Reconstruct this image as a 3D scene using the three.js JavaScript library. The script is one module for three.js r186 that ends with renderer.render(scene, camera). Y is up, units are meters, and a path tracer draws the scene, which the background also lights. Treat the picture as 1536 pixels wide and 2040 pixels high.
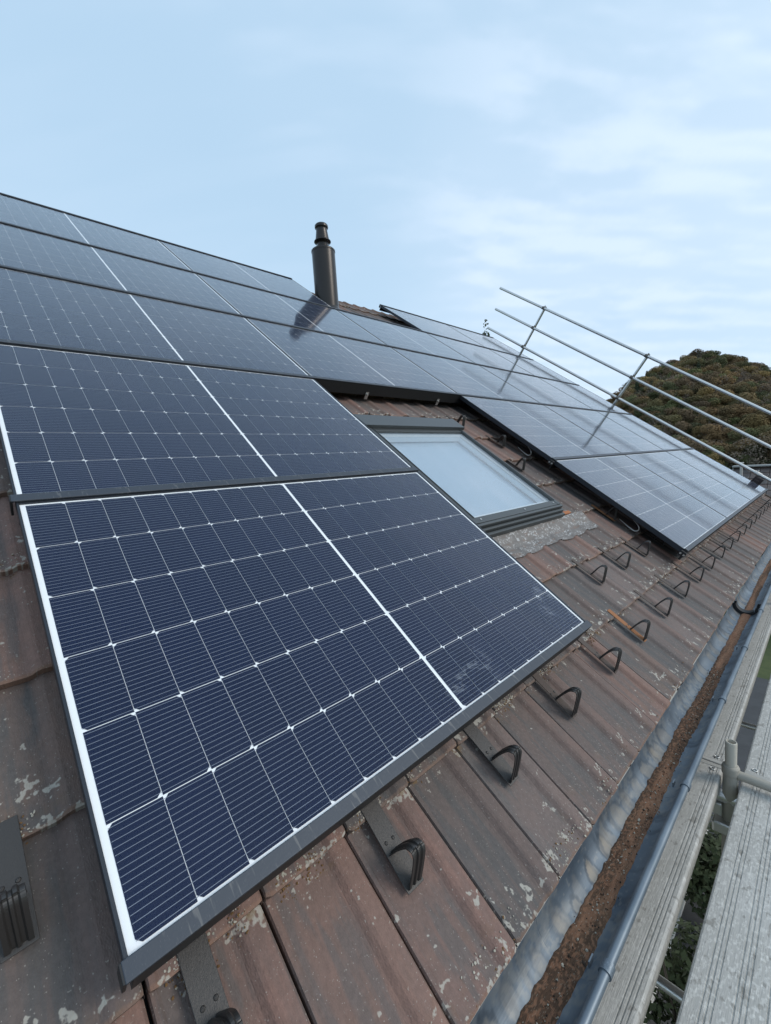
import * as THREE from 'three';
import { mergeGeometries } from 'three/addons/utils/BufferGeometryUtils.js';
import { RoundedBoxGeometry } from 'three/addons/geometries/RoundedBoxGeometry.js';

// ---------------------------------------------------------------- camera, sky, sun, exposure
const PITCH = THREE.MathUtils.degToRad(36.5), SP = Math.sin(PITCH), CP = Math.cos(PITCH), Y0 = 6;
// roof coordinates: u along the eave, v up the slope, n out of the roof (n = 0 is the glass of the panels)
const P = (u, v, n) => new THREE.Vector3(u, v * SP + n * CP + Y0, -v * CP + n * SP);
const D = (u, v, n) => new THREE.Vector3(u, v * SP + n * CP, -v * CP + n * SP);
const scene = new THREE.Scene();
const camera = new THREE.PerspectiveCamera(100.53, 771 / 1024, 0.05, 3000);
camera.position.copy(P(-0.06957, -0.14856, 0.97778));
{
  const right = D(0.7210715, -0.5936035, 0.3573384), down = D(-0.1188893, -0.6140990, -0.7802229), fwd = D(0.6825842, 0.5201128, -0.5133824);
  camera.quaternion.setFromRotationMatrix(new THREE.Matrix4().makeBasis(right, down.negate(), fwd.negate()));
}
scene.add(camera);
const renderer = new THREE.WebGLRenderer({ antialias: true });
renderer.setSize(771, 1024);
renderer.toneMapping = THREE.LinearToneMapping;
renderer.toneMappingExposure = 1.22;
renderer.shadowMap.enabled = true;
renderer.shadowMap.type = THREE.PCFSoftShadowMap;

// noise
let seed = 12345;
const rnd = () => { seed = (seed * 1664525 + 1013904223) >>> 0; return seed / 4294967296; };
const rr = (a, b) => a + (b - a) * rnd();
const clamp = (x, a = 0, b = 1) => Math.min(b, Math.max(a, x));
const lerp = (a, b, t) => a + (b - a) * t;
const sstep = (a, b, x) => { const t = clamp((x - a) / (b - a)); return t * t * (3 - 2 * t); };
function hash3(x, y, z) { let h = Math.imul(x, 374761393) ^ Math.imul(y, 668265263) ^ Math.imul(z, 1440662683); h = Math.imul(h ^ (h >>> 13), 1274126177); return ((h ^ (h >>> 16)) >>> 0) / 4294967296; }
function noise(x, y, z = 0) {
  const xi = Math.floor(x), yi = Math.floor(y), zi = Math.floor(z);
  let fx = x - xi, fy = y - yi, fz = z - zi; fx = fx * fx * (3 - 2 * fx); fy = fy * fy * (3 - 2 * fy); fz = fz * fz * (3 - 2 * fz);
  const a = (i, j, k) => hash3(xi + i, yi + j, zi + k);
  return lerp(lerp(lerp(a(0, 0, 0), a(1, 0, 0), fx), lerp(a(0, 1, 0), a(1, 1, 0), fx), fy), lerp(lerp(a(0, 0, 1), a(1, 0, 1), fx), lerp(a(0, 1, 1), a(1, 1, 1), fx), fy), fz);
}
function fbm(x, y, z = 0, o = 4) { let s = 0, a = 0.5, t = 0; for (let i = 0; i < o; i++) { s += a * noise(x, y, z); t += a; a *= 0.5; x = x * 2.03 + 11.3; y = y * 2.03 + 5.7; z = z * 2.03 + 3.1; } return s / t; }

const SUN = new THREE.Vector3(0.42, 0.55, 0.72).normalize();
{
  const W = 1536, H = 768, data = new Float32Array(W * H * 4);
  for (let j = 0; j < H; j++) for (let i = 0; i < W; i++) {
    const az = ((i + 0.5) / W - 0.5) * 2 * Math.PI, el = ((j + 0.5) / H - 0.5) * Math.PI;
    const x = Math.cos(el) * Math.cos(az), y = Math.sin(el), z = Math.cos(el) * Math.sin(az);
    const up = Math.max(y, 0), k = 1 / (up + 0.22);
    // thin, high, wind-drawn cloud: a veil and finer streaks within it
    const px = x * k, pz = z * k, wx = fbm(px * 1.3, pz * 1.3, 7.1, 3) - 0.5;
    const veil = sstep(0.33, 0.72, fbm(px * 0.9 + wx * 1.1 + 3.4, pz * 0.75 + 1.7, 2.3, 5));
    const sx = px * 0.75 + pz * 0.66, sz = -px * 0.66 + pz * 0.75;
    const bank = clamp(0.4 * sstep(0.42, 0.66, fbm(px * 0.8 + 9.2, pz * 0.8 + 2.2, 1.0, 3)) + sstep(0.80, 0.99, x * 0.93 + y * 0.33 - z * 0.12));
    const streak = sstep(0.34, 0.74, fbm(sx * 4.6 + wx * 2.4, sz * 17 + wx * 3, 4.4, 6)) * (0.25 + 0.75 * bank);
    const toSun = Math.max(0, x * SUN.x + y * SUN.y + z * SUN.z);
    const glow = 0.16 * Math.pow(toSun, 4) + 0.12 * Math.pow(toSun, 16);
    const low = Math.exp(-up * 2.6);
    let r = lerp(0.365, 0.52, low), g = lerp(0.530, 0.69, low), b = lerp(0.70, 0.86, low);
    const c = clamp(veil * 0.30 + bank * 0.22 + streak * 0.42 * (0.5 + bank));
    r = lerp(r, 0.66 + glow, c * 0.75); g = lerp(g, 0.775 + glow, c * 0.75); b = lerp(b, 0.92 + glow * 0.9, c * 0.75);
    r += glow * 0.9; g += glow * 0.92; b += glow * 0.8;
    if (y < 0) { const t = sstep(0, -0.25, y); r = lerp(r, 0.12, t); g = lerp(g, 0.125, t); b = lerp(b, 0.11, t); }
    const o = (j * W + i) * 4; data[o] = r; data[o + 1] = g; data[o + 2] = b; data[o + 3] = 1;
  }
  const t = new THREE.DataTexture(data, W, H, THREE.RGBAFormat, THREE.FloatType);
  t.mapping = THREE.EquirectangularReflectionMapping; t.magFilter = t.minFilter = THREE.LinearFilter; t.wrapS = THREE.RepeatWrapping; t.needsUpdate = true;
  scene.background = t; scene.environment = t;
}
const sun = new THREE.DirectionalLight(new THREE.Color().setRGB(1, 0.93, 0.84), 1.4);
sun.position.copy(SUN).multiplyScalar(60).add(P(3, 2, 0)); sun.target.position.copy(P(3, 2, 0));
sun.castShadow = true; sun.shadow.radius = 45; sun.shadow.mapSize.set(2048, 2048);
Object.assign(sun.shadow.camera, { left: -18, right: 18, top: 18, bottom: -18, near: 1, far: 140 });
scene.add(sun, sun.target);

// ---------------------------------------------------------------- helpers
const numbers = {};
const numbered = n => { const k = numbers[n] = (numbers[n] ?? -1) + 1; return k ? `${n}_${String(k).padStart(3, '0')}` : n; };
function mesh(name, geo, mat, parent) { const m = new THREE.Mesh(geo, mat); m.name = name; m.castShadow = m.receiveShadow = true; if (parent) parent.add(m); return m; }
function tag(o, label, category, group, kind) { if (label) o.userData.label = label; if (category) o.userData.category = category; if (group) o.userData.group = group; if (kind) o.userData.kind = kind; return o; }
function thing(name, label, category, group) { const g = new THREE.Group(); g.name = numbered(name); scene.add(g); return tag(g, label, category, group); }
const roofTurn = PITCH - Math.PI / 2;             // local x, y, z become u, v, n
function onRoof(o, u = 0, v = 0, n = 0) { o.position.copy(P(u, v, n)); o.rotation.x = roofTurn; return o; }
const box = (x0, x1, y0, y1, z0, z1) => { const g = new THREE.BoxGeometry(x1 - x0, y1 - y0, z1 - z0); g.translate((x0 + x1) / 2, (y0 + y1) / 2, (z0 + z1) / 2); return g; };
const rbox = (x0, x1, y0, y1, z0, z1, r) => { const g = new RoundedBoxGeometry(x1 - x0, y1 - y0, z1 - z0, 2, r); g.translate((x0 + x1) / 2, (y0 + y1) / 2, (z0 + z1) / 2); return g; };
const plain = g => { const o = g.index ? g.toNonIndexed() : g; for (const k of Object.keys(o.attributes)) if (!['position', 'normal', 'uv'].includes(k)) o.deleteAttribute(k); return o; };
const merge = list => mergeGeometries(list.map(plain));
function tubeBetween(a, b, r, seg = 20, open = false) {
  const d = b.clone().sub(a), g = new THREE.CylinderGeometry(r, r, d.length(), seg, 1, open);
  g.applyQuaternion(new THREE.Quaternion().setFromUnitVectors(new THREE.Vector3(0, 1, 0), d.clone().normalize())); g.translate(...a.clone().add(b).multiplyScalar(0.5).toArray()); return g;
}
const rgb = (r, g, b) => new THREE.Color().setRGB(r, g, b);
const toS = v => Math.round(255 * clamp(v <= 0.0031308 ? v * 12.92 : 1.055 * Math.pow(v, 1 / 2.4) - 0.055));
function colorTex(w, h, fn, rep = true) {
  const d = new Uint8Array(w * h * 4);
  for (let j = 0; j < h; j++) for (let i = 0; i < w; i++) { const c = fn(i / w, j / h), o = (j * w + i) * 4; d[o] = toS(c[0]); d[o + 1] = toS(c[1]); d[o + 2] = toS(c[2]); d[o + 3] = 255; }
  const t = new THREE.DataTexture(d, w, h); t.colorSpace = THREE.SRGBColorSpace; t.magFilter = THREE.LinearFilter; t.minFilter = THREE.LinearMipmapLinearFilter; t.generateMipmaps = true; if (rep) t.wrapS = t.wrapT = THREE.RepeatWrapping; t.needsUpdate = true; return t;
}
function grayTex(w, h, fn) {
  const d = new Uint8Array(w * h * 4);
  for (let j = 0; j < h; j++) for (let i = 0; i < w; i++) { const c = Math.round(255 * clamp(fn(i / w, j / h))), o = (j * w + i) * 4; d[o] = d[o + 1] = d[o + 2] = c; d[o + 3] = 255; }
  const t = new THREE.DataTexture(d, w, h); t.magFilter = THREE.LinearFilter; t.wrapS = t.wrapT = THREE.RepeatWrapping; t.needsUpdate = true; return t;
}
const mix3 = (a, b, t) => [lerp(a[0], b[0], t), lerp(a[1], b[1], t), lerp(a[2], b[2], t)];
const std = o => new THREE.MeshStandardMaterial(o);
const phy = o => new THREE.MeshPhysicalMaterial(o);
const ORD = ['first', 'second', 'third', 'fourth', 'fifth', 'sixth', 'seventh', 'eighth', 'ninth', 'tenth', 'eleventh', 'twelfth', 'thirteenth', 'fourteenth', 'fifteenth', 'sixteenth', 'seventeenth', 'eighteenth', 'nineteenth', 'twentieth', 'twenty-first', 'twenty-second'];
// gives a geometry uv in metres from its position (dominant axis of the normal)
function boxUV(g, s = 1) {
  g = g.index ? g.toNonIndexed() : g; const p = g.attributes.position, n = g.attributes.normal, uv = new Float32Array(p.count * 2);
  for (let i = 0; i < p.count; i++) { const ax = Math.abs(n.getX(i)), ay = Math.abs(n.getY(i)), az = Math.abs(n.getZ(i)); let a, b; if (az >= ax && az >= ay) { a = p.getX(i); b = p.getY(i); } else if (ay >= ax) { a = p.getX(i); b = p.getZ(i); } else { a = p.getZ(i); b = p.getY(i); } uv[2 * i] = a * s; uv[2 * i + 1] = b * s; }
  g.setAttribute('uv', new THREE.BufferAttribute(uv, 2)); return g;
}

// ---------------------------------------------------------------- materials
const fineNoise = grayTex(256, 256, (u, v) => 0.55 * fbm(u * 40, v * 40, 1, 3) + 0.45 * hash3(u * 256 | 0, v * 256 | 0, 3));
const M = {};
M.anod = std({ color: rgb(0.040, 0.046, 0.056), roughness: 0.42, metalness: 0.6, bumpMap: fineNoise, bumpScale: 0.0002 });
{
  const dust = colorTex(1024, 128, (u, v) => { const s = sstep(0.66, 0.8, fbm(u * 60, v * 8, 4, 4)) * 0.5 + (hash3(u * 1024 | 0, v * 128 | 0, 8) > 0.992 ? 0.5 : 0); return mix3([0.048, 0.056, 0.070], [0.16, 0.16, 0.16], s); });
  M.railBar = std({ map: dust, roughness: 0.5, metalness: 0.35, bumpMap: fineNoise, bumpScale: 0.0002 });
}
M.black = std({ color: rgb(0.012, 0.012, 0.013), roughness: 0.6 });
M.backsheet = std({ color: rgb(0.80, 0.82, 0.84), roughness: 0.6 });
M.cells = [[0.0018, 0.0088, 0.0375], [0.0018, 0.0086, 0.0360], [0.0019, 0.0091, 0.0390]].map(c => phy({ color: rgb(...c), roughness: 0.6, specularIntensity: 0.25 }));
M.wire = phy({ color: rgb(0.19, 0.22, 0.28), roughness: 0.6, metalness: 0.0, specularIntensity: 0.3 });
{
  const rough = grayTex(512, 512, (u, v) => 0.62 + 0.16 * fbm(u * 10, v * 10, 5, 4) + 0.14 * sstep(0.6, 0.75, fbm(u * 24, v * 24, 9, 4)));
  M.panelGlass = phy({ color: rgb(1, 1, 1), transmission: 1, thickness: 0, roughness: 0.115, roughnessMap: rough, ior: 1.20 });
}
M.skyGlass = phy({ color: rgb(0.97, 0.99, 1), transmission: 1, thickness: 0, roughness: 0.02, ior: 2.1 });
M.galv = std({ color: rgb(0.62, 0.61, 0.59), roughness: 0.30, metalness: 0.9, bumpMap: fineNoise, bumpScale: 0.0004 });
M.steel = std({ color: rgb(0.55, 0.54, 0.52), roughness: 0.38, metalness: 0.85 });

// clay tiles: weathered brown clay, redder on the worn raised rib, grey film in the pan, lichen towards the lower edge
function tileTex(k, base, red, film, amount) {
  const S = 17.3 * k;
  return colorTex(224, 400, (u, v) => {
    const x = u * 0.21, y = v * 0.4;
    const n1 = fbm(x * 24 + S, y * 24, 1, 5), n2 = fbm(x * 130 + S, y * 130, 2, 3), n3 = hash3(u * 224 | 0, v * 400 | 0, k);
    const drift = fbm(x * 60 + S, y * 9, 6, 4);
    const rib = sstep(0.64, 0.74, u + (n1 - 0.5) * 0.06) * (1 - sstep(0.955, 0.99, u));
    let c = mix3(base, red, clamp(rib * 0.55 + (n1 - 0.5) * 1.0 + amount * 0.25));
    c = mix3(c, film, clamp((1 - rib * 0.75) * sstep(0.40, 0.68, drift) * 0.75));
    const wear = sstep(0.985, 0.998, u + (n2 - 0.5) * 0.02) + sstep(0.022, 0.006, v + (n2 - 0.5) * 0.02);
    c = mix3(c, mix3(red, [0.30, 0.17, 0.10], 0.4), clamp(wear) * 0.6);
    const f = 0.80 + 0.28 * n2 + 0.16 * (n3 - 0.5);
    c = [c[0] * f, c[1] * f, c[2] * f];
    if (n3 > 0.9982) c = [0.42, 0.40, 0.36];
    // lichen: crusts with a ring and small spots, most of them near the drip edge and by the joint
    const place = clamp(sstep(0.45, 0.02, v) * 0.85 + sstep(0.8, 0.93, v) * 0.9 + 0.12);
    const l1 = fbm(x * 46 + S * 3, y * 46 + S, 3, 4), l2 = fbm(x * 150 + S, y * 150, 8, 3);
    const t1 = 0.80 - 0.15 * place - amount * 0.03;
    let li = sstep(t1, t1 + 0.035, l1 * 0.86 + l2 * 0.16) * sstep(0.36, 0.52, l2);
    const spots = sstep(0.845 - 0.06 * place, 0.875 - 0.06 * place, fbm(x * 260 + S, y * 260, 12, 2));
    li = clamp(li * 0.85 + spots * 0.6);
    c = mix3(c, mix3([0.36, 0.33, 0.28], [0.47, 0.45, 0.40], n2), li * 0.85);
    const moss = sstep(0.60, 0.76, fbm(x * 34 + S * 2, y * 34, 21, 4)) * (sstep(0.86, 0.95, v) * 0.9 + 0.15 * place);
    c = mix3(c, [0.155, 0.092, 0.036], clamp(moss) * 0.8);
    return c;
  }, false);
}
const tileBump = grayTex(256, 256, (u, v) => 0.5 * fbm(u * 30, v * 30, 3, 4) + 0.5 * noise(u * 128, v * 128, 2));
const tileMats = [
  [[0.130, 0.099, 0.089], [0.180, 0.115, 0.096], [0.098, 0.090, 0.087], 0.3],
  [[0.118, 0.093, 0.085], [0.145, 0.100, 0.087], [0.083, 0.079, 0.078], 0.1],
  [[0.158, 0.105, 0.090], [0.212, 0.122, 0.098], [0.115, 0.098, 0.092], 0.7],
  [[0.104, 0.089, 0.084], [0.128, 0.095, 0.085], [0.074, 0.073, 0.074], 0.0],
  [[0.148, 0.115, 0.105], [0.178, 0.124, 0.108], [0.115, 0.107, 0.103], 0.4],
  [[0.124, 0.095, 0.084], [0.165, 0.108, 0.088], [0.088, 0.083, 0.081], 0.9],
  [[0.112, 0.087, 0.079], [0.138, 0.096, 0.083], [0.096, 0.089, 0.086], 0.5],
  [[0.172, 0.109, 0.090], [0.225, 0.130, 0.102], [0.122, 0.099, 0.092], 0.2],
].map((a, k) => std({ map: tileTex(k + 1, ...a), roughness: 0.82, bumpMap: tileBump, bumpScale: 0.0012 }));

// ---------------------------------------------------------------- the ground
{
  const grass = colorTex(512, 512, (u, v) => { const n = fbm(u * 30, v * 30, 1, 4), m = hash3(u * 512 | 0, v * 512 | 0, 1); return mix3([0.035, 0.055, 0.018], [0.085, 0.10, 0.035], clamp(n * 0.8 + m * 0.3)); });
  grass.repeat.set(0.25, 0.25);
  const g = new THREE.PlaneGeometry(3000, 3000).rotateX(-Math.PI / 2); const uv = g.attributes.uv, p = g.attributes.position; for (let i = 0; i < p.count; i++) uv.setXY(i, p.getX(i), p.getZ(i));
  tag(mesh('ground', g, std({ map: grass, roughness: 1 }), scene), null, null, null, 'structure');
  const asphalt = colorTex(512, 512, (u, v) => { const n = fbm(u * 12, v * 12, 3, 4), m = hash3(u * 512 | 0, v * 512 | 0, 2); const c = 0.036 + 0.024 * n + 0.018 * m; return [c, c * 1.02, c * 1.08]; });
  asphalt.repeat.set(0.5, 0.5);
  const a = boxUV(box(-6, 15.4, 0.004, 0.03, -14, 8));
  tag(mesh('driveway', a, std({ map: asphalt, roughness: 0.9 }), scene), null, null, null, 'structure');
}

// ---------------------------------------------------------------- the house and its tiled roof
const TW = 0.21, JU = 0.66 - TW * 9;                                   // tile width, a joint between tiles (u)
const COURSES = [-0.42, -0.042, 0.290, 0.637, 0.998, 1.355, 1.710, 2.050];
while (COURSES[COURSES.length - 1] < 5.5) COURSES.push(COURSES[COURSES.length - 1] + 0.355);
const RIDGE_V = COURSES[COURSES.length - 1] + 0.30, U0 = JU, U1 = JU + TW * 49;
const PAN = -0.140;                                                    // n of a tile's pan at its lower edge
const PROFILE = [[0, 0.000], [0.003, 0.005], [0.012, 0.005], [0.017, 0.001], [0.06, 0], [0.136, 0], [0.144, 0.002], [0.157, 0.011], [0.165, 0.0135], [0.192, 0.0135], [0.199, 0.012], [0.2035, 0.007], [0.2045, 0.0]];
const profileAt = w => { for (let i = 1; i < PROFILE.length; i++) if (w <= PROFILE[i][0]) { const [a, b] = [PROFILE[i - 1], PROFILE[i]]; return lerp(a[1], b[1], (w - a[0]) / (b[0] - a[0])); } return 0; };
function tileGeometry(round) {                                          // local: x across, y up the slope from the drip edge, z out
  const L = 0.40, T = 0.019, pos = [], uv = [], idx = [], rows = [[0, -0.004], [0.006, 0], [L, 0]];
  const n = PROFILE.length;
  for (const [y, dz] of rows) for (let i = 0; i < n; i++) { const [w, h] = PROFILE[i]; const pull = (i > n - 4 ? round * (i - n + 4) / 3 : 0) + (i < 2 ? round * 0.4 : 0); pos.push(w, y === L ? y : y + pull, h + dz); uv.push(w / 0.2045, y / L); }
  for (let r = 0; r < rows.length - 1; r++) for (let i = 0; i < n - 1; i++) { const a = r * n + i, b = a + 1, c = a + n, d = c + 1; idx.push(a, b, d, a, d, c); }
  const top = new THREE.BufferGeometry(); top.setAttribute('position', new THREE.Float32BufferAttribute(pos, 3)); top.setAttribute('uv', new THREE.Float32BufferAttribute(uv, 2)); top.setIndex(idx);
  const sk = [], skuv = [];                                             // the drip face and the two sides
  const quad = (a, b, c, d, ua, ub) => { sk.push(...a, ...b, ...c, ...a, ...c, ...d); skuv.push(...ua, ...ub, ...ub, ...ua, ...ub, ...ua); };
  for (let i = 0; i < n - 1; i++) { const a = pos.slice(i * 3, i * 3 + 3), b = pos.slice(i * 3 + 3, i * 3 + 6); quad([a[0], a[1] + 0.002, a[2] - T], [b[0], b[1] + 0.002, b[2] - T], b, a, [a[0] / 0.2045, 0.004], [b[0] / 0.2045, 0.004]); }
  for (const i of [0, n - 1]) { const a = [PROFILE[i][0], 0, PROFILE[i][1]], b = [PROFILE[i][0], L, PROFILE[i][1]]; quad([a[0], a[1], a[2] - T], [b[0], b[1], b[2] - T], b, a, [i ? 0.99 : 0.01, 0.01], [i ? 0.99 : 0.01, 0.95]); }
  const side = new THREE.BufferGeometry(); side.setAttribute('position', new THREE.Float32BufferAttribute(sk, 3)); side.setAttribute('uv', new THREE.Float32BufferAttribute(skuv, 2)); side.computeVertexNormals();
  const flat = top.toNonIndexed(); flat.computeVertexNormals();
  // smooth only gentle bends of the profile
  return mergeGeometries([flat, side]);
}
const tileGeos = [tileGeometry(0.004), tileGeometry(0.010), tileGeometry(0.016)];
const TILT = -Math.atan(0.0225 / 0.355);
const house = thing('house', 'house with a weathered brown clay tile roof under the solar panels', 'house');
const roof = new THREE.Group(); roof.name = 'roof'; house.add(roof); onRoof(roof);
mesh('roof_deck', box(U0 + 0.01, U1 - 0.01, -0.36, RIDGE_V, -0.26, -0.205), M.black, roof);
{
  const rest = [], pw = 1.707, ph = 1.1425;
  const covered = (u, v) => { const c = Math.floor(u / pw), r = Math.floor(v / ph); if (u < 0 || c > 4 || v < 0 || r > 4) return false; if (r <= 1 && c === 1) return false; if (r === 4 && c === 2) return false; return true; };
  let count = 0;
  for (let r = 0; r < COURSES.length; r++) for (let k = 0; k < 49; k++) {
    const u = U0 + k * TW, v = COURSES[r], mi = (hash3(k, r, 5) * 8) | 0, gi = (hash3(k, r, 9) * 3) | 0;
    if (u > 1.74 && u + TW < 2.9 && v > 0.60 && v < 1.65) continue;     // the roof window stands here
    const hidden = covered(u + 0.01, v + 0.02) && covered(u + TW - 0.01, v + 0.38) && covered(u + 0.01, v - 0.10) && covered(u + 0.3, v + 0.1) && covered(u - 0.12, v + 0.05);
    const big = r < 2 || !hidden;
    const du = (hash3(k, r, 1) - 0.5) * 0.0016, dv = (hash3(k, r, 2) - 0.5) * 0.007, dn = (hash3(k, r, 3) - 0.5) * 0.003, tw = (hash3(k, r, 4) - 0.5) * 0.008;
    if (big && count < 300) { count++; const t = mesh('tile', tileGeos[gi], tileMats[mi], roof); t.position.set(u + 0.003 + du, v + dv, PAN + dn); t.rotation.set(TILT, 0, tw); }
    else { const g = tileGeos[gi].clone(); g.applyMatrix4(new THREE.Matrix4().compose(new THREE.Vector3(u + 0.003 + du, v + dv, PAN + dn), new THREE.Quaternion().setFromEuler(new THREE.Euler(TILT, 0, tw)), new THREE.Vector3(1, 1, 1))); (rest[mi] ??= []).push(g); }
  }
  rest.forEach((l, i) => { if (l) tag(mesh('tiles', mergeGeometries(l), tileMats[i], roof), null, null, null, 'stuff'); });
  // ridge caps
  for (let i = 0; i * 0.36 + U0 < U1 - 0.2; i++) {
    const g = new THREE.CylinderGeometry(0.112, 0.125, 0.40, 14, 1, true, 0, Math.PI); g.rotateZ(Math.PI / 2); const uv = g.attributes.uv; for (let q = 0; q < uv.count; q++) uv.setXY(q, uv.getX(q) * 0.9, uv.getY(q));
    const inner = new THREE.CylinderGeometry(0.098, 0.111, 0.40, 14, 1, true, 0, Math.PI); inner.rotateZ(Math.PI / 2);
    const ring = new THREE.RingGeometry(0.111, 0.125, 14, 1, 0, Math.PI); ring.rotateY(-Math.PI / 2); ring.rotateX(Math.PI / 2); ring.translate(-0.2, 0, 0);
    const m = mesh('ridge_tile', merge([g, inner]), tileMats[(hash3(i, 77, 1) * 8) | 0], house);
    m.position.copy(P(U0 + 0.2 + i * 0.36, RIDGE_V + 0.02, -0.20)); m.rotation.set(-Math.PI / 2, 0, (hash3(i, 3, 3) - 0.5) * 0.02);
    m.rotation.set(Math.PI, 0, 0); m.rotateX(hash3(i, 5, 5) * 0.04);
  }
  // the far slope, gable wall and eaves wall
  const top = P(0, RIDGE_V, -0.22), run = top.z - 0.2;
  const zTop = top.z, yTop = top.y;
  const back = new THREE.BufferGeometry(); const yb = yTop - 5.2 * Math.tan(PITCH);
  back.setAttribute('position', new THREE.Float32BufferAttribute([U0, yTop, zTop, U1, yTop, zTop, U1, yb, zTop - 5.2, U0, yTop, zTop, U1, yb, zTop - 5.2, U0, yb, zTop - 5.2], 3)); back.setAttribute('uv', new THREE.Float32BufferAttribute([0, 1, 9, 1, 9, 0, 0, 1, 9, 0, 0, 0], 2)); back.computeVertexNormals();
  mesh('back_slope', back, tileMats[1], house);
  const plaster = colorTex(256, 256, (u, v) => { const n = 0.50 + 0.10 * fbm(u * 20, v * 20, 2, 4); return [n, n * 0.97, n * 0.90]; });
  const wallM = std({ map: plaster, roughness: 0.95 });
  const wz = -0.62, yE = P(0, 0, -0.26).y - 0.05 - (0 - wz) * 0 - 0.1;
  const s = new THREE.Shape(); s.moveTo(-wz, 0); s.lineTo(-wz, Y0 - 0.05 + (0.62 - 0.26) * Math.tan(PITCH) - 0.25); s.lineTo(-zTop, yTop - 0.12); s.lineTo(-zTop + 4.8, yTop - 0.12 - 4.8 * Math.tan(PITCH)); s.lineTo(-zTop + 4.8, 0); s.closePath();
  const wall = new THREE.ExtrudeGeometry(s, { depth: 9.2, bevelEnabled: false }); wall.rotateY(Math.PI / 2); wall.translate(U0 + 0.4, 0, 0);
  mesh('wall', boxUV(wall), wallM, house);
  const wood = std({ color: rgb(0.12, 0.085, 0.06), roughness: 0.8 });
  const vb = mesh('verge_board', boxUV(box(U1 + 0.002, U1 + 0.03, -0.40, RIDGE_V, -0.33, -0.13)), wood, roof);
  const fz = P(0, -0.36, -0.26);
  mesh('fascia_board', boxUV(box(U0, U1, fz.y - 0.16, fz.y + 0.02, fz.z - 0.05, fz.z - 0.02)), wood, house);
}

// crusts of lichen and crumbs of moss along the drip edges of the courses near the camera
{
  const g = new THREE.IcosahedronGeometry(1, 1); const p = g.attributes.position; for (let i = 0; i < p.count; i++) { const k = 0.75 + 0.5 * hash3(Math.round(p.getX(i) * 50), Math.round(p.getY(i) * 50), Math.round(p.getZ(i) * 50)); p.setXYZ(i, p.getX(i) * k, p.getY(i) * k, p.getZ(i) * k); } g.computeVertexNormals();
  const crumbs = [];
  const addLine = (v, u0, u1, count, up) => { for (let i = 0; i < count; i++) { const u = rr(u0, u1), dens = fbm(u * 9, v * 9 + 3, 4, 3); if (dens < 0.5 + rnd() * 0.10) continue; const w = ((u - U0) % TW + TW) % TW; const above = rnd() < up; const dv = above ? Math.pow(rnd(), 1.6) * 0.05 : -Math.pow(rnd(), 2) * 0.03; const h = above ? PAN + 0.0005 + profileAt(w) : PAN - 0.0225 + profileAt(w); crumbs.push([u, v + (above ? 0.004 : -0.002) + dv, h, above ? rr(0.0007, 0.0021) : rr(0.0007, 0.0022), above ? (rnd() < 0.75) : rnd() < 0.15]); } };
  addLine(-0.042, -0.6, 2.2, 5200, 0.72); addLine(-0.042, 2.2, 5, 1600, 0.4); addLine(-0.42, 0.2, 2.4, 700, 1); addLine(0.29, -0.6, 0, 900, 0.6); addLine(0.29, 1.7, 3.9, 1800, 0.25); addLine(0.637, -0.6, 0, 700, 0.6); addLine(0.998, -0.6, 0, 500, 0.6);
  const im = new THREE.InstancedMesh(g, std({ color: 0xffffff, roughness: 1 }), crumbs.length); im.name = 'lichen'; const m = new THREE.Matrix4(), q = new THREE.Quaternion(), c = new THREE.Color();
  crumbs.forEach(([u, v, n, s, pale], i) => { q.setFromEuler(new THREE.Euler(0, 0, rnd() * 6.28)); m.compose(new THREE.Vector3(u, v, n), q, new THREE.Vector3(s * rr(0.8, 1.7), s * rr(0.8, 1.5), s * (pale ? 0.3 : 0.5))); im.setMatrixAt(i, m); const b = rr(0.75, 1.15); if (pale) c.setRGB(0.36 * b, 0.33 * b, 0.275 * b); else c.setRGB(0.155 * b, 0.085 * b, 0.034 * b); im.setColorAt(i, c); });
  im.castShadow = im.receiveShadow = true; scene.add(onRoof(im)); tag(im, 'pale lichen crusts and ochre moss along the tile edges', 'lichen', null, 'stuff');
}

// ---------------------------------------------------------------- solar panels
const PW = 1.707, PH = 1.1425, CU = 0.09201, CV = 0.1838, GAP = 0.0107, MU = 0.0202, MV = 0.0062;
const cellGeo = left => { const w = CU - 0.0012, h = CV - 0.0018, c = 0.0085, s = new THREE.Shape(); if (left) { s.moveTo(c, 0); s.lineTo(w, 0); s.lineTo(w, h); s.lineTo(c, h); s.lineTo(0, h - c); s.lineTo(0, c); } else { s.moveTo(0, 0); s.lineTo(w - c, 0); s.lineTo(w, c); s.lineTo(w, h - c); s.lineTo(w - c, h); s.lineTo(0, h); } s.closePath(); return new THREE.ShapeGeometry(s); };
const cellL = cellGeo(true), cellR = cellGeo(false);
const wireGeo = (() => { const l = []; for (let r = 0; r < 6; r++) for (let k = 0; k < 16; k++) for (const hlf of [0, 1]) { const y = MV + r * CV + (k + 0.5) * (CV - 0.0018) / 16 + 0.0009, x0 = MU + 0.0015 + hlf * (9 * CU + GAP), g = new THREE.PlaneGeometry(9 * CU - 0.003, 0.0010); g.translate(x0 + (9 * CU - 0.003) / 2, y, -0.0021); l.push(g); } return merge(l); })();
const frameGeo = (() => { const o = 0.0015, i = 0.0065, w = PW - 0.003, y0 = -0.010, y1 = 1.124; return merge([rbox(o, o + i, y0, y1, -0.035, 0.0016, 0.0012), rbox(w - i + o, w + o, y0, y1, -0.035, 0.0016, 0.0012), box(o + i, w - i + o, y0, y0 + 0.0105, -0.035, 0.0014), box(o + i, w - i + o, y1 - 0.009, y1, -0.035, 0.0014)]); })();
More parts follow.
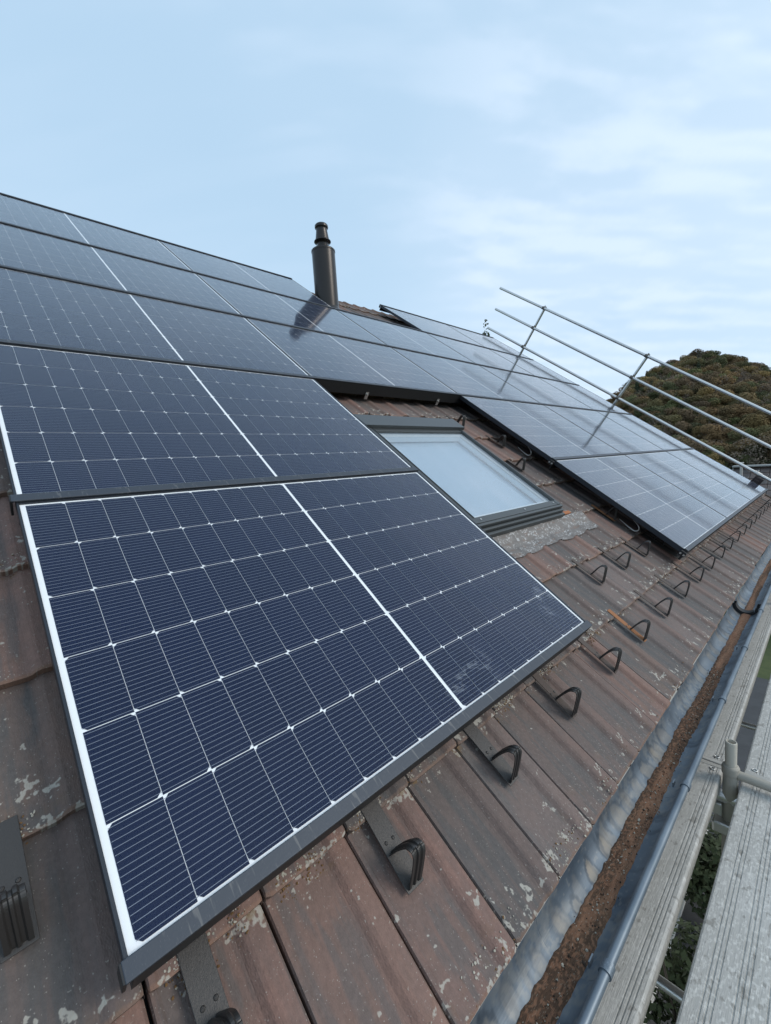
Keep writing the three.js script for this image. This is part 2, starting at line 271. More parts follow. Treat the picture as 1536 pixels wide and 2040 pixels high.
const backGeo = boxUV(box(0.006, PW - 0.006, -0.003, 1.119, -0.006, -0.0035));
const glassGeo = (() => { const g = new THREE.PlaneGeometry(PW - 0.014, 1.118); g.translate(PW / 2, 0.5565, 0); const p = g.attributes.position, uv = g.attributes.uv; for (let i = 0; i < 4; i++) uv.setXY(i, p.getX(i) * 0.6, p.getY(i) * 0.6); return g; })();
const rowsOf = { 0: [0, 2, 3, 4], 1: [0, 2, 3, 4], 2: [0, 1, 2, 3, 4], 3: [0, 1, 2, 3, 4], 4: [0, 1, 3, 4] };
const rowName = ['lowest row, above the gutter', 'second row from the eave', 'middle row', 'second row from the ridge', 'top row by the ridge'];
for (let r = 0; r < 5; r++) rowsOf[r].forEach((c, k) => {
  const special = { '0,0': 'large front solar panel nearest the camera, beside the gutter tiles', '1,0': 'solar panel left of the roof window, directly above the nearest panel', '0,4': 'far corner solar panel of the lowest row by the scaffold rails', '0,2': 'solar panel across the tiles from the roof window, bottom corner free', '4,1': 'top row solar panel ending beside the black flue pipe', '4,3': 'top row solar panel starting right of the bare ridge tiles' }[`${r},${c}`];
  const label = special ?? `solar panel in the ${rowName[r]}, ${ORD[k]} from the left`;
  const t = onRoof(thing('solar_panel', label, 'solar panel', 'solar panels in rows on the roof'), c * PW, r * PH, 0);
  mesh('frame', frameGeo, M.anod, t); mesh('backsheet', backGeo, M.backsheet, t);
  for (let row = 0; row < 6; row++) for (let col = 0; col < 18; col++) { const m = mesh('cell', row % 2 ? cellR : cellL, M.cells[(hash3(c * 18 + col, r * 6 + row, 4) * 3) | 0], t); m.position.set(MU + col * CU + (col > 8 ? GAP : 0) + 0.0006, MV + row * CV + 0.0009, -0.0027); }
  tag(mesh('busbar_wires', wireGeo, M.wire, t), null, null, null, 'stuff');
  // the laminate: anti-reflective glass and the encapsulant film behind it
  mesh('glass', glassGeo, M.panelGlass, t); mesh('encapsulant', glassGeo, M.panelGlass, t).position.z = -0.0012;
});
{
  const marks = grayTex(256, 256, (u, v) => { const d = Math.min(u, 1 - u, v, 1 - v); return sstep(0, 0.2, d) * sstep(0.52, 0.74, fbm(u * 6, v * 4, 31, 5)) * sstep(0.38, 0.66, fbm(u * 26 + v * 9, v * 30, 12, 3)) * 0.13; });
  const mm = std({ color: rgb(0.62, 0.68, 0.76), roughness: 0.8, transparent: true, alphaMap: marks, depthWrite: false });
  const front = scene.getObjectByName('solar_panel');
  for (const [u, v, w, h, a] of [[1.60, 0.20, 0.20, 0.36, 0.2], [0.95, 0.09, 0.30, 0.16, -0.3]]) { const g = mesh('dried_water_mark', new THREE.PlaneGeometry(w, h), mm, front); g.position.set(u, v, 0.0006); g.rotation.z = a * 0.2; }
  const cut = mesh('cut_tile', rbox(2.885, 2.985, 0.648, 0.675, -0.150, -0.118, 0.004), std({ color: rgb(0.40, 0.15, 0.065), roughness: 0.9, bumpMap: tileBump, bumpScale: 0.002 }), roof); cut.userData.label = 'raw orange cut end of a tile';
}
// horizontal rails that hold the rows
const bars = [[0, 0, 1], [0, 2, 5], [1, 0, 1], [1, 2, 5], [2, 0, 5], [3, 0, 5], [4, 0, 5], [5, 0, 2], [5, 3, 5]];
const barName = ['under the lowest row', 'between the lowest and second rows', 'between the second and middle rows', 'between the middle row and the one above', 'below the top row', 'along the top edge of the panels'];
for (const [b, c0, c1] of bars) {
  const v = b * PH, lo = b === 0 ? -0.028 : -0.022, hi = b === 0 ? 0.001 : 0.010, u0 = c0 * PW - (b === 0 ? 0.003 : 0.008), u1 = c1 * PW + (b === 0 ? 0.001 : 0.006);
  const where = c0 === 0 ? (c1 === 5 ? 'over the whole width' : 'at the near left') : 'on the far right';
  const t = onRoof(thing('mounting_rail', `dark grey mounting rail ${barName[b]}, ${where}`, 'rail', 'mounting rails of the solar panels'), 0, v, 0);
  mesh('cover_profile', boxUV(rbox(u0, u1, lo, hi, 0.0022, 0.0085, 0.002), 3), M.railBar, t);
  mesh('rail_body', merge([box(u0 + 0.012, u1 - 0.012, lo + 0.002, -0.0125, -0.085, 0.0020)]), M.black, t);
  for (const [x, s] of [[u0, -1], [u1, 1]]) mesh('end_cap', rbox(x - 0.003, x + 0.003, lo + 0.001, hi - 0.001, -0.045, 0.0075, 0.0012), M.black, t);
  for (let u = u0 + 0.44 + (b === 2 ? 0.02 : 0); b > 0 && u < u1 - 0.1; u += 0.88) {                    // brackets down to the roof hooks
    const br = mesh('bracket', merge([box(u, u + 0.03, -0.032, -0.029, -0.115, -0.055), box(u, u + 0.03, -0.029, -0.0225, -0.075, -0.072), tubeBetween(new THREE.Vector3(u + 0.015, -0.042, -0.075), new THREE.Vector3(u + 0.015, -0.030, -0.075), 0.009, 6)]), M.steel, t);
  }
}
// stainless roof hooks seen under the edge of the far block
[[3.47, 0.36, 'near its lowest corner'], [3.47, 1.41, 'beside the roof window']].forEach(([u, v, w]) => {
  const t = onRoof(thing('roof_hook', `bright steel roof hook under the far panel block, ${w}`, 'roof hook', 'roof hooks under the panels'), u, v, 0);
  const c = new THREE.CatmullRomCurve3([[0.04, 0.10, -0.118], [0, -0.01, -0.116], [0, -0.045, -0.112], [0, -0.058, -0.09], [0, -0.04, -0.068], [0.04, 0.02, -0.062]].map(a => new THREE.Vector3(...a)));
  const g = new THREE.TubeGeometry(c, 24, 0.0045, 6); g.scale(1, 1, 1); mesh('strap', g, M.steel, t);
});
// bolts at the free corners of the far block
[[3.412, -0.014, 'lowest corner'], [3.412, PH - 0.014, 'corner level with the roof window']].forEach(([u, v, w]) => {
  const t = onRoof(thing('end_clamp', `shiny end clamp with bolts at the far block, ${w}`, 'clamp', 'end clamps of the far block'), u, v, 0);
  mesh('clamp_body', rbox(-0.026, -0.006, -0.02, 0.02, -0.045, -0.008, 0.003), M.black, t);
  for (const d of [-0.012, 0.012]) mesh('bolt', tubeBetween(new THREE.Vector3(-0.034, d, -0.028), new THREE.Vector3(-0.024, d, -0.028), 0.007, 6), M.steel, t);
});

// ---------------------------------------------------------------- roof window
{
  const t = onRoof(thing('roof_window', 'grey framed roof window reflecting the sky, between the panels', 'roof window'), 0, 0, 0);
  const fr = std({ color: rgb(0.070, 0.077, 0.080), roughness: 0.45, metalness: 0.35, bumpMap: fineNoise, bumpScale: 0.0003 });
  const u0 = 1.775, u1 = 2.785, v0 = 0.690, v1 = 1.70, g0 = 1.822, g1 = 2.748, h0 = 0.735, h1 = 1.640;
  mesh('sash', merge([rbox(u0, g0, v0, v1, -0.115, -0.042, 0.003), rbox(g1, u1, v0, v1, -0.115, -0.042, 0.003), rbox(g0 + 0.0005, g1 - 0.0005, v0, h0, -0.112, -0.044, 0.003), rbox(g0 + 0.0005, g1 - 0.0005, h1, v1, -0.112, -0.046, 0.003)]), fr, t);
  mesh('trim', merge([rbox(u1 + 0.001, u1 + 0.012, v0 + 0.005, v1, -0.10, -0.055, 0.002), rbox(u0 - 0.012, u0 - 0.001, v0 + 0.005, v1, -0.10, -0.055, 0.002), box(g1 + 0.008, g1 + 0.013, v0 + 0.04, v1 - 0.02, -0.043, -0.038), box(g0 - 0.013, g0 - 0.008, v0 + 0.04, v1 - 0.02, -0.043, -0.038)]), fr, t);
  mesh('side_flashing', merge([box(u1 + 0.015, u1 + 0.085, v0 - 0.01, v1 + 0.1, -0.124, -0.121), box(u1 + 0.075, u1 + 0.085, v0 - 0.01, v1 + 0.1, -0.121, -0.108), box(u0 - 0.085, u0 - 0.015, v0 - 0.01, v1 + 0.1, -0.124, -0.121)]), fr, t);
  const hood = mesh('top_hood', (() => { const s = new THREE.Shape(); s.moveTo(0, 0); s.lineTo(0.14, -0.004); s.lineTo(0.148, -0.06); s.lineTo(0.006, -0.06); s.lineTo(0.006, -0.022); s.lineTo(0, -0.022); s.closePath(); const g = new THREE.ExtrudeGeometry(s, { depth: u1 - u0 + 0.045, bevelEnabled: true, bevelSize: 0.0015, bevelThickness: 0.0015, bevelSegments: 1 }); const p = g.attributes.position; for (let i = 0; i < p.count; i++) { const [a, b, c] = [p.getX(i), p.getY(i), p.getZ(i)]; p.setXYZ(i, u0 - 0.0225 + c, 1.672 + a, -0.022 + b); } const nn = g.toNonIndexed(); const ix = nn.attributes.position; for (let i = 0; i < ix.count; i += 3) { for (const at of [nn.attributes.position]) { const x = at.getX(i + 1), y = at.getY(i + 1), z = at.getZ(i + 1); at.setXYZ(i + 1, at.getX(i + 2), at.getY(i + 2), at.getZ(i + 2)); at.setXYZ(i + 2, x, y, z); } } nn.computeVertexNormals(); return nn; })(), fr, t);
  // stepped sill below the pane
  mesh('sill', merge([rbox(u0 - 0.012, u1 + 0.012, v0 - 0.020, v0 - 0.0005, -0.075, -0.046, 0.004), rbox(u0 - 0.016, u1 + 0.016, v0 - 0.040, v0 - 0.021, -0.095, -0.066, 0.005), rbox(u0 - 0.02, u1 + 0.02, v0 - 0.062, v0 - 0.041, -0.118, -0.086, 0.005)]), fr, t);
  for (const u of [u0 + 0.08, (u0 + u1) / 2 + 0.05, u1 - 0.07]) mesh('screw', tubeBetween(new THREE.Vector3(u, v0 + 0.022, -0.0425), new THREE.Vector3(u, v0 + 0.022, -0.0405), 0.006, 10), M.steel, t);
  mesh('inner_frame', merge([box(g1 - 0.035, g1 - 0.001, h0, h1, -0.11, -0.070), box(g0 + 0.001, g0 + 0.035, h0, h1, -0.11, -0.070), box(g0 + 0.036, g1 - 0.036, h1 - 0.035, h1 - 0.001, -0.11, -0.070), box(g0 + 0.036, g1 - 0.036, h0 + 0.001, h0 + 0.03, -0.11, -0.070)]), std({ color: rgb(0.55, 0.56, 0.56), roughness: 0.5 }), t);
  mesh('blind', box(g0 + 0.02, g1 - 0.02, h0 + 0.02, h1 - 0.02, -0.132, -0.130), std({ color: rgb(0.30, 0.37, 0.44), roughness: 0.9 }), t);
  for (const n of [-0.0505, -0.066]) { const p = mesh('pane', new THREE.PlaneGeometry(g1 - g0 - 0.002, h1 - h0 - 0.002), M.skyGlass, t); p.position.set((g0 + g1) / 2, (h0 + h1) / 2, n); }
  // lead apron dressed over the tiles below the window
  const lead = colorTex(512, 256, (u, v) => { const x = u * 1.3, y = v * 0.2; const n = fbm(x * 40, y * 60, 3, 5), m = fbm(x * 140, y * 140, 8, 3); let c = mix3([0.125, 0.110, 0.102], [0.20, 0.185, 0.175], n); c = mix3(c, [0.46, 0.46, 0.46], sstep(0.52, 0.70, m) * sstep(0.42, 0.6, n) * 0.8); return mix3(c, [0.16, 0.09, 0.06], sstep(0.62, 0.75, fbm(x * 20, y * 60, 14, 3)) * 0.5); }, false);
  const gx = 240, gy = 14, g = new THREE.PlaneGeometry(1, 1, gx, gy), p = g.attributes.position, a0 = 1.70, a1 = 3.135;
  for (let i = 0; i < p.count; i++) { const s = p.getX(i) + 0.5, q = p.getY(i) + 0.5; const u = lerp(a0, a1, s), vLow = 0.475 + 0.008 * Math.sin(u * 11) + 0.007 * (profileAt(((u - U0) % TW + TW) % TW) / 0.0135 - 0.5); const v = lerp(vLow, 0.64, q); const w = ((u - U0) % TW + TW) % TW; const tileN = PAN + 0.004 + profileAt(w) * 0.75 - (v - 0.29) * 0.063 + 0.006; const k = sstep(0.35, 1, q); p.setXYZ(i, u, v, lerp(tileN, -0.1185, k) + 0.0016 * (fbm(u * 50, v * 50, 2, 3) - 0.5)); }
  g.computeVertexNormals(); mesh('apron', g, std({ map: lead, roughness: 0.6, metalness: 0.15, side: THREE.DoubleSide }), t);
}

// ---------------------------------------------------------------- snow guards
{
  const mat = std({ color: rgb(0.062, 0.058, 0.056), roughness: 0.42, metalness: 0.55, bumpMap: fineNoise, bumpScale: 0.0005 });
  const rust = std({ color: rgb(0.30, 0.13, 0.055), roughness: 0.85, metalness: 0.1, bumpMap: fineNoise, bumpScale: 0.0008 });
  const film = std({ color: rgb(0.088, 0.066, 0.056), roughness: 0.75, metalness: 0.15, bumpMap: fineNoise, bumpScale: 0.0008 });
  const slim = rbox(-0.017, 0.017, -0.168, 0.045, 0, 0.0028, 0.0012);
  const strap = rbox(-0.025, 0.025, -0.168, 0.045, 0, 0.0028, 0.0012);
  const hoopShape = (() => {                                            // a band bent to a tall hoop, with two pressed ribs
    const pts = new THREE.CatmullRomCurve3([[0, -0.088, 0.003], [0, -0.093, 0.045], [0, -0.101, 0.078], [0, -0.114, 0.090], [0, -0.127, 0.082], [0, -0.143, 0.048], [0, -0.161, 0.004]].map(a => new THREE.Vector3(...a)), false, 'catmullrom', 0.4).getPoints(26);
    const sec = [[-0.019, 0], [-0.012, 0.0005], [-0.009, 0.004], [-0.004, 0.004], [-0.002, 0.0005], [0.002, 0.0005], [0.004, 0.004], [0.009, 0.004], [0.012, 0.0005], [0.019, 0]];
    const pos = [], idx = [], m = sec.length * 2;
    pts.forEach((p, i) => { const a = pts[Math.max(0, i - 1)], b = pts[Math.min(pts.length - 1, i + 1)], t = b.clone().sub(a).normalize(), nn = new THREE.Vector3(0, t.z, -t.y).negate(); if (nn.z < 0 && i < 14) nn.negate(); for (const side of [0, 1]) for (const [x, h] of sec) { const o = h - side * 0.0026; pos.push(p.x + x, p.y + nn.y * o, p.z + nn.z * o); } });
    for (let i = 0; i < pts.length - 1; i++) for (let side = 0; side < 2; side++) for (let k = 0; k < sec.length - 1; k++) { const a = i * m + side * sec.length + k, b = a + 1, c = a + m, d = b + m; if (side) idx.push(a, b, d, a, d, c); else idx.push(a, d, b, a, c, d); }
    for (let i = 0; i < pts.length - 1; i++) for (const k of [0, sec.length - 1]) { const a = i * m + k, b = a + sec.length, c = a + m, d = b + m; idx.push(a, b, d, a, d, c); }
    const g = new THREE.BufferGeometry(); g.setAttribute('position', new THREE.Float32BufferAttribute(pos, 3)); g.setIndex(idx); g.computeVertexNormals(); const f = g.toNonIndexed(); f.setAttribute('uv', new THREE.Float32BufferAttribute(new Float32Array(f.attributes.position.count * 2), 2)); f.computeVertexNormals(); return f;
  })();
  const rivet = (() => { const l = []; for (const x of [-0.011, 0.011]) { const s = new THREE.SphereGeometry(0.0045, 8, 5); s.scale(1, 1, 0.5); s.translate(x, -0.066, 0.003); l.push(s); } return merge(l); })();
  function guard(u, course, label, group, rusty) {
    const t = onRoof(thing('snow_guard', label, 'snow guard', group), u + rr(-0.006, 0.006), COURSES[course], PAN + 0.001 - 0.0005);
    t.rotateX(-0.02); t.rotateZ(rr(-0.03, 0.03));
    mesh('strap', course === 1 && u < 1.2 || u < 0 ? strap : slim, rusty ? rust : course === 1 && u < 1.2 || u < 0 ? mat : film, t); mesh('hoop', hoopShape, mat, t); mesh('rivets', rivet, mat, t);
  }
  const a0 = JU + 2 * TW * Math.round((0.113 - 0.083 - JU) / (2 * TW)) + 0.083;
  for (let k = 0; k < 21; k++) guard(0.113 + 0.42 * k, 1, k === 5 ? 'snow guard hoop with a rusty orange strap, in the row above the gutter' : `dark metal snow guard in the eave row, ${ORD[k]} from the near end`, 'snow guards in the eave row', k === 5);
  guard(-0.11, 2, 'dark metal snow guard left of the nearest panel', 'snow guards in upper courses');
  [2.41, 2.83, 3.25, 3.67].forEach((u, i) => guard(u, 2, `snow guard below the window apron, ${ORD[i]} from the near panel`, 'snow guards in upper courses', false));
  guard(3.46, 3, 'snow guard beside the lead apron, under the far panel edge', 'snow guards in upper courses', true);
  guard(3.13, 5, 'snow guard right of the roof window, the lower of two hoops by its frame', 'snow guards in upper courses');
  guard(3.33, 6, 'snow guard right of the roof window, the upper of two hoops by its frame', 'snow guards in upper courses');
  guard(3.12, 7, 'snow guard in the shade above the roof window corner', 'snow guards in upper courses');
}

// ---------------------------------------------------------------- gutter
const GY = Y0 - 0.388, GZ = 0.318, GR = 0.074, GUA = U0 - 0.1, GUB = U1 + 0.05;
{
  const t = thing('gutter', 'zinc half-round gutter with red silt along the tile eave', 'gutter');
  const zinc = colorTex(2048, 256, (u, v) => {
    const x = u * 10.6, y = v * 0.24, drop = ((x - U0 + GUA + 0.02) % TW + TW) % TW / TW;
    const n = fbm(x * 9, y * 14, 1, 5), s = fbm(x * 30, y * 12, 7, 4), m = fbm(x * 80, y * 80, 3, 3);
    let c = mix3([0.080, 0.108, 0.140], [0.205, 0.245, 0.285], clamp(n * 1.5 - 0.25));
    c = mix3(c, [0.065, 0.085, 0.11], sstep(0.55, 0.74, s) * 0.7);
    const ring = sstep(0.5, 0.58, fbm(x * 7, y * 9, 15, 3)); c = mix3(c, [0.27, 0.27, 0.255], ring * sstep(0.5, 0.62, m + 0.1) * 0.35);
    c = mix3(c, [0.30, 0.30, 0.29], sstep(0.70, 0.76, m) * 0.35);
    // dried drip marks on the roof side, one or two to a tile, each with a dark rim
    for (let h = 0; h < 2; h++) { const q = x / (TW / 2) + h, k = Math.floor(q), jx = (k + 0.5 + (hash3(k, 3, 3) - 0.5) * 0.5 - h) * TW / 2, sz = 0.018 + 0.03 * hash3(k, 5, 1), jy = 0.115 - 0.055 * hash3(k, 9, 2), dx = (x - jx) / sz + (n - 0.5) * 1.3, dy = (y - jy) / (sz * 1.6) + (s - 0.5) * 1.5; if (hash3(k, 1, 7) > 0.55) continue; const d = Math.sqrt(dx * dx + dy * dy) + (m - 0.5) * 0.35, amt = 0.25 + 0.45 * hash3(k, 2, 2); if (y < jy + sz) { c = mix3(c, [0.225, 0.205, 0.175], (1 - sstep(0.7, 0.9, d)) * amt * (0.5 + s)); c = mix3(c, [0.050, 0.064, 0.082], sstep(0.74, 0.9, d) * (1 - sstep(0.98, 1.25, d)) * amt); } }
    return c;
  });
  const zm = std({ map: zinc, roughness: 0.5, metalness: 0.45, side: THREE.DoubleSide, bumpMap: fineNoise, bumpScale: 0.0004 });
  const trough = (ua, ub, r, cy = GY) => { const nu = 120, na = 20, pos = [], uv = [], idx = []; for (let i = 0; i <= nu; i++) for (let k = 0; k <= na; k++) { const a = Math.PI * (1 + k / na), u = lerp(ua, ub, i / nu); pos.push(u, cy + Math.sin(a) * r, GZ + Math.cos(a) * r); uv.push((u - GUA) / 10.6, k / na); } for (let i = 0; i < nu; i++) for (let k = 0; k < na; k++) { const a = i * (na + 1) + k, b = a + 1, c = a + na + 1, d = c + 1; idx.push(a, b, d, a, d, c); } const g = new THREE.BufferGeometry(); g.setAttribute('position', new THREE.Float32BufferAttribute(pos, 3)); g.setAttribute('uv', new THREE.Float32BufferAttribute(uv, 2)); g.setIndex(idx); g.computeVertexNormals(); return g; };
  const US = 3.62;
  mesh('trough', trough(GUA, US, GR), zm, t); mesh('trough', trough(US - 0.03, GUB, GR - 0.004, GY + 0.001), zm, t);
  mesh('expansion_joint', (() => { const l = [trough(US - 0.03, US + 0.03, GR - 0.019, GY + 0.002)]; for (const d of [-0.03, 0.03]) { const r = new THREE.RingGeometry(GR - 0.019, GR - 0.001, 24, 1, Math.PI, Math.PI); r.rotateY(Math.PI / 2); r.translate(US + d, GY + 0.002, GZ); l.push(r); } return merge(l); })(), std({ color: rgb(0.02, 0.02, 0.021), roughness: 0.7, side: THREE.DoubleSide }), t);
  const bz = GZ + GR + 0.010, by = GY + 0.004;
  const beadTex = colorTex(1024, 64, (u, v) => mix3([0.085, 0.112, 0.142], [0.20, 0.235, 0.27], clamp(fbm(u * 120, v * 6, 2, 5) * 1.5 - 0.25)));
  const beadM = std({ map: beadTex, roughness: 0.45, metalness: 0.55 });
  mesh('bead', (() => { const g = tubeBetween(new THREE.Vector3(GUA, by, bz), new THREE.Vector3(GUB, by, bz), 0.0105, 20); const uv = g.attributes.uv; for (let i = 0; i < uv.count; i++) uv.setXY(i, uv.getY(i), uv.getX(i) * 0.3); return g; })(), beadM, t);
  // bracket springs that clip over the bead
  for (const u of [-0.02, 0.765, 1.46, 2.12, 2.78, 3.50, 4.2, 4.9, 5.6, 6.3, 7.0, 7.7, 8.4]) {
    const g = tubeBetween(new THREE.Vector3(u - 0.012, by, bz), new THREE.Vector3(u + 0.012, by, bz), 0.0135, 20);
    const tongue = box(u - 0.011, u + 0.011, GY - 0.012, GY + 0.004, GZ + GR - 0.024, GZ + GR - 0.021); tongue.translate(0, 0, 0);
    const strapB = []; for (let k = 0; k < 10; k++) { const a0 = Math.PI * (1 + k / 10), a1 = Math.PI * (1 + (k + 1) / 10), R = GR + 0.004; strapB.push(tubeBetween(new THREE.Vector3(u, GY + Math.sin(a0) * R, GZ + Math.cos(a0) * R), new THREE.Vector3(u, GY + Math.sin(a1) * R, GZ + Math.cos(a1) * R), 0.004, 6)); }
    mesh('bracket', merge([g, tongue, ...strapB]), beadM, t);
  }
  // silt in the bottom of the trough
  const silt = colorTex(2048, 128, (u, v) => { const x = u * 7, y = v * 0.08; const n = fbm(x * 26, y * 26, 2, 4), m = fbm(x * 160, y * 160, 6, 3), q = hash3(u * 2048 | 0, v * 128 | 0, 6), dark = sstep(0.42, 0.56, fbm(x * 2.2, y * 18, 9, 4) + sstep(2.6, 1.2, x - 0.9) * 0.11); let c = mix3([0.26, 0.118, 0.066], [0.33, 0.18, 0.105], n); c = mix3(c, [0.060, 0.036, 0.022], clamp(dark * 0.85 * sstep(0.32, 0.55, m))); if (q > 0.985) c = [0.38, 0.35, 0.28]; const f = 0.7 + 0.6 * m; return [c[0] * f, c[1] * f, c[2] * f]; }, false);
  const nu = 900, na = 14, pos = [], uv = [], idx = [], s0 = GUA + 0.02, s1 = 5.5;
  for (let i = 0; i <= nu; i++) { const u = lerp(s0, s1, i / nu); const wob = fbm(u * 3, 4, 1, 3), hw = 0.020 + 0.012 * wob + 0.006 * (fbm(u * 40, 1, 5, 3) - 0.5) + (u < 1.6 ? 0.004 : 0), off = -0.004 + 0.014 * (fbm(u * 2.2, 9, 2, 3) - 0.5); for (let k = 0; k <= na; k++) { const q = k / na * 2 - 1; const ed = hw + 0.007 * (fbm(u * 60, q > 0 ? 3 : 8, 2, 3) - 0.5); const z = off + q * ed; const bed = -Math.sqrt(Math.max(1e-6, GR * GR - z * z)); const h = (1 - q * q) * (0.005 + 0.009 * fbm(u * 24, q * 3, 3, 4) + 0.007 * fbm(u * 150, q * 12, 7, 3)) + (Math.abs(q) > 0.98 ? -0.002 : 0.0008); pos.push(u, GY + bed + h, GZ + z); uv.push((u - s0) / 7, k / na); } }
  for (let i = 0; i < nu; i++) for (let k = 0; k < na; k++) { const a = i * (na + 1) + k, b = a + 1, c = a + na + 1, d = c + 1; idx.push(a, b, d, a, d, c); }
  const sg = new THREE.BufferGeometry(); sg.setAttribute('position', new THREE.Float32BufferAttribute(pos, 3)); sg.setAttribute('uv', new THREE.Float32BufferAttribute(uv, 2)); sg.setIndex(idx); sg.computeVertexNormals();
  const so = mesh('silt', sg, std({ map: silt, roughness: 1, side: THREE.DoubleSide, bumpMap: fineNoise, bumpScale: 0.002 }), scene); tag(so, 'red brown silt lying in the gutter', 'silt', null, 'stuff');
  const pg = new THREE.IcosahedronGeometry(1, 0), N = 2600, im = new THREE.InstancedMesh(pg, std({ color: 0xffffff, roughness: 1 }), N), m = new THREE.Matrix4(), c = new THREE.Color(), q4 = new THREE.Quaternion(); im.name = 'grit';
  for (let i = 0; i < N; i++) { const u = s0 + 0.3 + Math.pow(rnd(), 1.6) * 3.6, z = -0.002 + (rnd() + rnd() - 1) * 0.034, bed = -Math.sqrt(GR * GR - z * z), near = 1 - Math.abs(z) / 0.034, s = rr(0.0007, 0.0026) * (rnd() < 0.04 ? 1.8 : 1); q4.setFromEuler(new THREE.Euler(rnd() * 6, rnd() * 6, rnd() * 6)); m.compose(new THREE.Vector3(u, GY + bed + 0.015 * near + 0.002, GZ + z), q4, new THREE.Vector3(s * rr(0.8, 1.6), s * 0.7, s)); im.setMatrixAt(i, m); const w = rnd(); if (w < 0.25) c.setRGB(0.42, 0.38, 0.31); else if (w < 0.6) c.setRGB(0.05, 0.035, 0.025); else c.setRGB(0.24, 0.12, 0.07); im.setColorAt(i, c); }
  im.castShadow = im.receiveShadow = true; scene.add(im); tag(im, 'grit and small stones on the silt in the gutter', 'grit', null, 'stuff');
}

// ---------------------------------------------------------------- flue pipe
{
  const t = thing('flue_pipe', 'tall black flue pipe with a stepped cap near the ridge', 'flue pipe');
  const base = P(3.66, 4.98, -0.22); t.position.copy(base);
  const paint = std({ color: rgb(0.034, 0.030, 0.028), roughness: 0.30, metalness: 0.5, bumpMap: fineNoise, bumpScale: 0.0003 });
  const lathe = pts => new THREE.LatheGeometry(pts.map(([r, y]) => new THREE.Vector2(r, y)), 48);
  mesh('outer_pipe', lathe([[0.155, 0], [0.155, 0.84], [0.160, 0.842], [0.160, 0.862], [0.150, 0.872], [0.09, 0.875], [0.07, 0.872]]), paint, t);
  mesh('inner_pipe', lathe([[0.068, 0.868], [0.068, 0.95], [0.085, 0.962], [0.112, 0.975], [0.112, 0.985], [0.098, 0.995], [0.094, 1.0]]), paint, t);
  const cap = mesh('cap', lathe([[0.094, 0.998], [0.086, 1.04], [0.074, 1.125], [0.074, 1.142], [0.086, 1.150], [0.090, 1.160], [0.088, 1.185], [0.076, 1.198], [0.03, 1.204], [0.0005, 1.205]]), paint, t);
  mesh('base_flashing', (() => { const g = new THREE.CylinderGeometry(0.158, 0.185, 0.06, 32, 1, true); g.translate(0, 0.09, 0); return g; })(), paint, t);
}

// ---------------------------------------------------------------- guard rails on the far gable
{
  const UG = 8.66, rails = [[0.115, 6.02, 'lowest'], [0.518, 6.05, 'middle'], [0.918, 6.18, 'topmost']];
  for (const [n, top, w] of rails) { const t = onRoof(thing('guard_rail', `${w} of the three sloping steel rails at the far gable`, 'guard rail', 'scaffold rails at the gable')); mesh('tube', tubeBetween(new THREE.Vector3(UG, -0.9, n), new THREE.Vector3(UG, top, n), 0.0242, 20), M.galv, t); mesh('tube_end', new THREE.CylinderGeometry(0.0243, 0.0243, 0.02, 20, 1, true).translate(UG, top + 0.0102, n), M.galv, t); }
  [[5.0, 'upper'], [2.70, 'lower']].forEach(([v, w]) => {
    const t = onRoof(thing('guard_post', `${w} guard rail post standing square to the roof at the gable`, 'post', 'guard rail posts'), UG + 0.052, v, 0);
    mesh('tube', tubeBetween(new THREE.Vector3(0, 0, -0.30), new THREE.Vector3(0, 0, 0.96), 0.0242, 20), M.galv, t);
    for (const [n] of rails) { const c = mesh('coupler', merge([rbox(-0.082, 0.028, -0.028, 0.028, n - 0.030, n - 0.0255, 0.002), tubeBetween(new THREE.Vector3(-0.052, -0.026, n), new THREE.Vector3(-0.052, 0.026, n), 0.030, 18), tubeBetween(new THREE.Vector3(0, 0, n - 0.028), new THREE.Vector3(0, 0, n + 0.028), 0.030, 18), tubeBetween(new THREE.Vector3(-0.052, -0.01, n + 0.03), new THREE.Vector3(-0.052, -0.01, n + 0.055), 0.009, 6)]), std({ color: rgb(0.16, 0.145, 0.13), roughness: 0.6, metalness: 0.6 }), t); }
    mesh('foot', merge([rbox(-0.05, 0.05, -0.05, 0.05, -0.30, -0.10, 0.006)]), std({ color: rgb(0.030, 0.018, 0.016), roughness: 0.7 }), t);
  });
  { const t = onRoof(thing('rail_coupler', 'steel coupler joining two lengths of the lowest sloping rail', 'coupler'), UG, 0.22, 0.115); mesh('sleeve', merge([tubeBetween(new THREE.Vector3(0, -0.05, 0), new THREE.Vector3(0, 0.05, 0), 0.031, 20), rbox(-0.045, 0.045, -0.02, 0.02, -0.012, 0.012, 0.004), tubeBetween(new THREE.Vector3(0, 0.02, 0.028), new THREE.Vector3(0, 0.02, 0.052), 0.010, 6)]), M.steel, t); }
  const t = onRoof(thing('rail_shoe', 'dark plastic shoe clamped under the lowest rail at the panel corner', 'clamp'), UG, 0.16, 0);
  mesh('shoe', merge([rbox(-0.055, 0.03, -0.06, 0.06, -0.12, 0.085, 0.012), rbox(-0.075, -0.056, -0.03, 0.03, -0.10, 0.04, 0.006)]), std({ color: rgb(0.022, 0.012, 0.012), roughness: 0.6 }), t);
}

